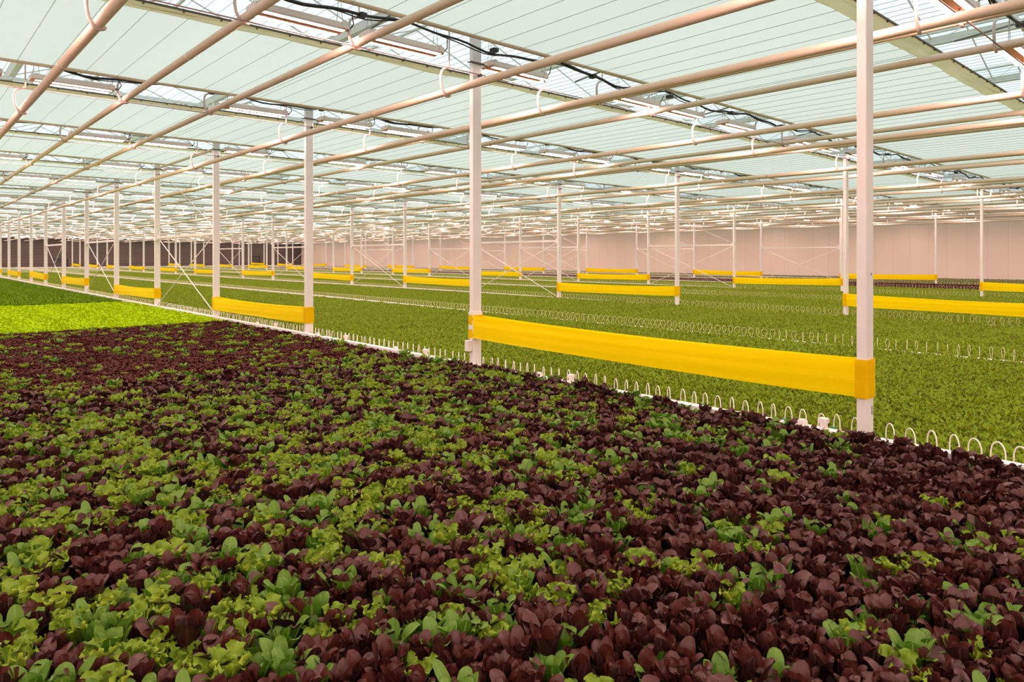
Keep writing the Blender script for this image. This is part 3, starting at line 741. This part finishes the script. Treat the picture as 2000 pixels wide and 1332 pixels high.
def head(kind, seed):
    g = np.random.default_rng(seed)
    n = {'red': 13, 'lollo': 13, 'frill': 12, 'cos': 9}[kind]
    k = np.arange(n); f = k / (n - 1)               # 0 = inner
    P = dict(ph=k * 2.39996 + g.random() * 6 + g.normal(0, .25, n), rnd=g.random(n))
    if kind == 'red':
        P.update(nu=7, nv=9, vm=.56, L=(0.125 + 0.035 * g.random(n)) * (0.82 + 0.22 * f), W=(0.026 + 0.012 * g.random(n)), th=0.02 + 0.27 * f + g.normal(0, .1, n), ka=0.02 + 0.85 * g.random(n) ** 1.8 * (0.5 + f),
                 cup=0.10 + 0.30 * g.random(n), ruf=0.002 * np.ones(n), fr=2.0, bl=0.0009)
    elif kind == 'lollo':
        P.update(nu=7, nv=6, L=(0.095 + 0.03 * g.random(n)) * (0.75 + 0.3 * f), W=(0.023 + 0.010 * g.random(n)), th=0.05 + 0.45 * f + g.normal(0, .1, n), ka=0.3 + 0.8 * g.random(n),
                 cup=0.1 + 0.3 * g.random(n), ruf=0.007 + .003 * g.random(n), fr=2.5, bl=0.0015, jag=.08)
    elif kind == 'frill':
        P.update(nu=9, nv=15, teeth=.13, L=(0.12 + 0.04 * g.random(n)) * (0.78 + 0.26 * f), W=(0.026 + 0.012 * g.random(n)), th=0.03 + 0.27 * f + g.normal(0, .12, n), ka=0.2 + 0.9 * g.random(n),
                 cup=0.2 + 0.3 * g.random(n), ruf=0.009 + .005 * g.random(n), fr=3.7, bl=0.0012, jag=.06, vm=.72)
    else:
        P.update(nu=9, nv=10, vm=.57, L=(0.125 + 0.045 * g.random(n)) * (0.75 + 0.33 * f), W=(0.027 + 0.012 * g.random(n)), th=0.04 + 0.27 * f + g.normal(0, .1, n), ka=0.1 + 0.95 * g.random(n),
                 cup=0.15 + 0.3 * g.random(n), ruf=0.0025 * np.ones(n), fr=1.6, bl=0.001)
    P['rp'] = g.random(n) * 6.28
    r = 0.006 + 0.020 * f; P['base'] = np.stack([np.cos(P['ph']) * r, np.sin(P['ph']) * r, np.zeros(n)], -1)
    mat = {'red': 'leaf_red', 'lollo': 'leaf_lollo', 'frill': 'leaf_frill', 'cos': 'leaf_cos'}[kind]
    nm = {'red': 'red_lettuce', 'lollo': 'red_curly_lettuce', 'frill': 'frilly_lettuce', 'cos': 'romaine_lettuce'}[kind]
    return leaf_mesh(nm, P, M[mat])
heads = {k: [head(k, 100 * a + b) for b in range(6)] for a, k in enumerate(('red', 'lollo', 'frill', 'cos'))}

def patch(name, seed, sx, sy, pitch, mat, L0, W0, nleaf=9, ruf=0.008, lean=0.75):
    """a piece of dense planting, sx by sy metres"""
    g = np.random.default_rng(seed)
    xs, ys = np.meshgrid(np.arange(pitch / 2, sx, pitch), np.arange(pitch / 2, sy, pitch))
    c = np.stack([xs.ravel(), ys.ravel()], -1); c += g.normal(0, pitch * .16, c.shape); m = len(c); n = m * nleaf
    f = np.tile(np.arange(nleaf) / (nleaf - 1), m)
    ph = np.tile(np.arange(nleaf) * 2.39996, m) + np.repeat(g.random(m) * 6.28, nleaf) + g.normal(0, .3, n)
    r = 0.004 + 0.018 * f
    base = np.stack([np.repeat(c[:, 0], nleaf) + np.cos(ph) * r - sx / 2, np.repeat(c[:, 1], nleaf) + np.sin(ph) * r - sy / 2, g.normal(0, .004, n)], -1)
    sc = np.repeat(0.85 + 0.3 * g.random(m), nleaf)
    P = dict(nu=5, nv=5, ph=ph, rnd=np.clip(g.random(n) * .6 + np.repeat(g.random(m) * .4, nleaf), 0, 1), base=base, L=sc * L0 * (0.8 + .4 * g.random(n)) * (0.8 + .3 * f), W=W0 * (0.8 + .4 * g.random(n)),
             th=0.05 + lean * f + g.normal(0, .15, n), ka=0.3 + 0.9 * g.random(n), cup=0.1 + .3 * g.random(n), ruf=ruf * (0.7 + .6 * g.random(n)), fr=2.2, rp=g.random(n) * 6.28, bl=0.002, jag=.12)
    return leaf_mesh(name, P, mat)

def scatter(name, pts, rot, scl, idx, sources, label, cat, scz=None):
    """one object that repeats its source plants over a set of points"""
    me = bpy.data.meshes.new(name); pts = np.asarray(pts, np.float32)
    me.vertices.add(len(pts)); me.vertices.foreach_set('co', pts.ravel())
    for an, arr, ty in (('rot', rot, 'FLOAT'), ('scl', scl, 'FLOAT'), ('scz', scl * (1 if scz is None else scz), 'FLOAT'), ('src', idx, 'INT')):
        a = me.attributes.new(an, ty, 'POINT'); a.data.foreach_set('value', np.asarray(arr, np.float32 if ty == 'FLOAT' else np.int32))
    o = link(name, me); tag(o, label, cat, kind='stuff')
    ng = bpy.data.node_groups.new(name + '_planting', 'GeometryNodeTree')
    ng.interface.new_socket('Geometry', in_out='INPUT', socket_type='NodeSocketGeometry')
    ng.interface.new_socket('Geometry', in_out='OUTPUT', socket_type='NodeSocketGeometry')
    gi = ng.nodes.new('NodeGroupInput'); go = ng.nodes.new('NodeGroupOutput'); join = ng.nodes.new('GeometryNodeJoinGeometry')
    def attr(nm, ty):
        n = ng.nodes.new('GeometryNodeInputNamedAttribute'); n.data_type = ty; n.inputs['Name'].default_value = nm; return n.outputs['Attribute']
    rt, sl, sz, sr = attr('rot', 'FLOAT'), attr('scl', 'FLOAT'), attr('scz', 'FLOAT'), attr('src', 'INT')
    cx = ng.nodes.new('ShaderNodeCombineXYZ'); ng.links.new(rt, cx.inputs[2])
    cs = ng.nodes.new('ShaderNodeCombineXYZ'); ng.links.new(sl, cs.inputs[0]); ng.links.new(sl, cs.inputs[1]); ng.links.new(sz, cs.inputs[2])
    for k, me_s in enumerate(sources):
        so = bpy.data.objects.new(me_s.name + '_plant', me_s)
        oi = ng.nodes.new('GeometryNodeObjectInfo'); oi.inputs['Object'].default_value = so; oi.inputs['As Instance'].default_value = True
        cm = ng.nodes.new('FunctionNodeCompare'); cm.data_type = 'INT'; cm.operation = 'EQUAL'
        ia = [s for s in cm.inputs if s.type == 'INT']; ng.links.new(sr, ia[0]); ia[1].default_value = k
        ip = ng.nodes.new('GeometryNodeInstanceOnPoints')
        ng.links.new(gi.outputs[0], ip.inputs['Points']); ng.links.new(cm.outputs['Result'], ip.inputs['Selection']); ng.links.new(oi.outputs['Geometry'], ip.inputs['Instance'])
        ng.links.new(cx.outputs[0], ip.inputs['Rotation']); ng.links.new(cs.outputs[0], ip.inputs['Scale'])
        ng.links.new(ip.outputs[0], join.inputs[0])
    ng.links.new(join.outputs[0], go.inputs[0])
    md = o.modifiers.new('planting', 'NODES'); md.node_group = ng
    return o

# mixed red and green bed
def noise2(x, y):
    return (np.sin(x * 2.1 + 1.3 * np.sin(y * 1.7)) + np.sin(y * 2.9 + 1.1 * np.sin(x * 2.3 + 2)) + np.sin((x + y) * 4.7 + 1) * .7 + np.sin((x - y) * 6.1) * .5) / 3.2
PITCH = 0.104
xs, ys = np.meshgrid(np.arange(beds[0][0] + .05, beds[0][1] + .07, PITCH), np.arange(-1.6, 16.25, PITCH))
xs = xs + np.where((np.arange(xs.shape[0]) % 2)[:, None] == 1, PITCH / 2, 0)
px = xs.ravel() + rng.normal(0, .017, xs.size); py = ys.ravel() + rng.normal(0, .017, xs.size)
tz = px * SA + py * CA; tt = (px * CA - py * SA) / np.maximum(tz, .05)
ok = (tz > 1.1) & (tt > -0.9) & (tt < 1.6) & (px < beds[0][1] + .066)
px, py, tz, tt = px[ok], py[ok], tz[ok], tt[ok]
s = px - 1.1 * py
pg = np.interp(s, [-3.2, -1.0, 0.6, 1.8, 3.0], [0.50, 0.41, 0.28, 0.15, 0.11])
pg = np.where((px > 4.6) & (py > 2.6) & (py < 4.3), np.maximum(pg, .38), pg)
far = py > 8.2
fz = np.clip((py - 7.0) / 2.6, 0, 1); pg = pg * (1 - fz) + 0.10 * fz
far = py + rng.normal(0, .5, len(py)) > 8.2
pg = np.clip(pg + (.13 - .08 * fz) * noise2(px, py), 0.03, .9)
green = rng.random(len(px)) < pg
cosp = np.interp(s, [-3, 0, 2], [0.38, 0.5, 0.72])
kind = np.where(green, np.where(rng.random(len(px)) < cosp, 3, 2), np.where(far, 1, 0))
rot = rng.random(len(px)) * 6.283
scl = rng.normal(1.0, .10, len(px)) * np.where(far, 0.84, 0.97) * np.where(far & green, 0.9, 1.0) * np.where(px > beds[0][1] - .04, 1.17, 1.0)
KN = ['red', 'lollo', 'frill', 'cos']
order = np.argsort(tz)
ind = np.zeros(len(px), bool)
vis = np.abs(tt) < 0.80
zproj = (ZC - ZBED - .1) * FPX / tz
vis &= zproj < 860
nred = 0
for q in order:
    if not vis[q]: continue
    if kind[q] == 0:
        if nred >= 300: break
        nred += 1
    ind[q] = True
gpos = np.stack([px[green], py[green]], -1)
for q in np.nonzero(ind)[0]:
    kk = kind[q]; me = heads[KN[kk]][int(rng.integers(6))]
    o = link(me.name.split('.')[0], me, None, (px[q], py[q], ZBED)); o.rotation_euler = (0, 0, rot[q]); o.scale = (scl[q],) * 3
    side = 'left' if tt[q] < -0.25 else ('middle' if tt[q] < 0.25 else 'right')
    nb = 'lowest' if tz[q] < 2.75 else ('second lowest' if tz[q] < 3.2 else 'third lowest')
    if kk == 0:
        d = np.hypot(gpos[:, 0] - px[q], gpos[:, 1] - py[q]).min() if len(gpos) else 9
        tag(o, 'dark red lettuce head %s, %s strip of picture, %s part' % ('touching a green neighbour' if d < .15 else 'among other red heads', nb, side), 'lettuce', 'dark red lettuce heads at the front of the bed, %s %s' % (nb, side))
    elif kk == 2:
        tag(o, 'bright green frilly lettuce head among red ones, %s strip of picture, %s part' % (nb, side), 'lettuce', 'frilly green lettuce heads at the front of the bed, %s %s' % (nb, side))
    else:
        tag(o, 'smooth green romaine lettuce head among red ones, %s strip of picture, %s part' % (nb, side), 'lettuce', 'green romaine heads at the front of the bed, %s %s' % (nb, side))
for names, sel, nm, lab in (
        ((0,), ~ind & (kind == 0), 'red_lettuce_field', 'dense field of dark red lettuce further back in the mixed bed'),
        ((1,), ~ind & (kind == 1), 'red_curly_lettuce_field', 'finer dark red curly lettuce at the far end of the mixed bed'),
        ((2, 3), ~ind & (kind >= 2), 'green_lettuce_field', 'green frilly and romaine lettuce scattered through the red bed')):
    srcs = [m for k in names for m in heads[KN[k]]]
    idx = (kind[sel] - names[0]) * 6 + rng.integers(0, 6, sel.sum())
    scatter(nm, np.stack([px[sel], py[sel], np.full(sel.sum(), ZBED)], -1), rot[sel], scl[sel], idx, srcs, lab, 'lettuce')

def patches(nm, xa, xb, ya, yb, mats, lab, cat, z=ZBED, step=(0.995, 0.995), tlim=1.3):
    nx = max(1, round((xb - xa) / step[0])); sx = (xb - xa) / nx
    X, Y = np.meshgrid(xa + sx * (np.arange(nx) + .5), np.arange(ya + step[1] / 2, yb - step[1] / 2 + 1e-3, step[1]))
    X, Y = X.ravel(), Y.ravel()
    tz = X * SA + Y * CA; tt = (X * CA - Y * SA) / np.maximum(tz, .05)
    ok = (tz > .8) & (np.abs(tt) < tlim); X, Y = X[ok], Y[ok]
    n = len(X)
    if n == 0: return
    scatter(nm, np.stack([X, Y, np.full(n, z)], -1), rng.integers(0, 4, n) * math.pi / 2, np.full(n, 1.0), rng.integers(0, len(mats), n), mats, lab, cat, np.interp(Y, [12, 35, 80], [1.0, 0.80, 0.52]))
CARP = [patch('curly_lettuce', 900 + k, 1.0, 1.0, 0.105, M['carpet'], 0.120, 0.0155, nleaf=12, ruf=.010, lean=.65) for k in range(3)]
LIME = [patch('lime_lettuce', 920 + k, 1.0, 1.0, 0.10, M['limeleaf'], 0.125, 0.026, ruf=.006) for k in range(2)]
DEEP = [patch('deep_green_lettuce', 940 + k, 1.0, 1.0, 0.11, M['deepleaf'], 0.125, 0.024, ruf=.006) for k in range(2)]
REDP = [patch('dark_red_lettuce', 960 + k, 1.0, 1.0, 0.12, M['leaf_lollo'], 0.125, 0.024) for k in range(2)]
OLIV = [patch('olive_lettuce', 970 + k, 1.0, 1.0, 0.12, M['oliveleaf'], 0.12, 0.02) for k in range(2)]
PALE = [patch('seedling', 980 + k, 1.0, 1.0, 0.13, M['paleleaf'], 0.09, 0.018, 7) for k in range(2)]
a, b = beds[0]
patches('lime_lettuce_carpet', a, b, 16.25, 25.75, LIME, 'bright lime green lettuce carpet beyond the red bed', 'lettuce')
patches('deep_green_lettuce_carpet', a, b, 25.75, 88, DEEP, 'deep green lettuce carpet beyond the lime strip', 'lettuce')
for j in range(1, 8):
    a, b = beds[j]
    mt = CARP if j < 6 else (REDP if j == 6 else OLIV)
    cut = 80 if j in (1, 2) else (96 if j == 3 else BY1)
    nm = 'curly_lettuce_carpet' if j < 6 else ('dark_red_lettuce_carpet' if j == 6 else 'olive_lettuce_carpet')
    patches(nm, a, b, -1.7, cut, mt, 'leafy plant carpet filling the ' + BEDN[j], 'lettuce')
    if cut < BY1: patches('seedling_carpet', a, b, cut, BY1, PALE, 'pale seedlings at the end wall side of the ' + BEDN[j], 'seedlings', z=ZBED)

# ------------------------------------------------------------------ sky, camera, view
w = bpy.data.worlds.new('overcast_sky'); SC.world = w; w.use_nodes = True
bg = w.node_tree.nodes['Background']; bg.inputs['Color'].default_value = (0.88, 0.985, 1.0, 1); bg.inputs['Strength'].default_value = 1.17

cam = bpy.data.cameras.new('camera'); co = bpy.data.objects.new('camera', cam); COL.objects.link(co)
co.location = (0, 0, ZC); co.rotation_euler = (math.pi / 2, 0, -YAW)
cam.sensor_width = 36.0; cam.sensor_fit = 'HORIZONTAL'; cam.lens = FPX / 2000 * 36.0
cam.shift_y = -(666 - 501.5) / 2000.0
cam.clip_start = 0.05; cam.clip_end = 400
SC.camera = co

SC.view_settings.view_transform = 'Standard'; SC.view_settings.look = 'None'; SC.view_settings.gamma = 1.0
SC.view_settings.exposure = 0.0; SC.view_settings.use_curve_mapping = False
cy = SC.cycles
cy.max_bounces = 6; cy.diffuse_bounces = 4; cy.glossy_bounces = 2; cy.transmission_bounces = 4; cy.transparent_max_bounces = 10
cy.caustics_reflective = False; cy.caustics_refractive = False
cy.sample_clamp_indirect = 4.0; cy.sample_clamp_direct = 0.0
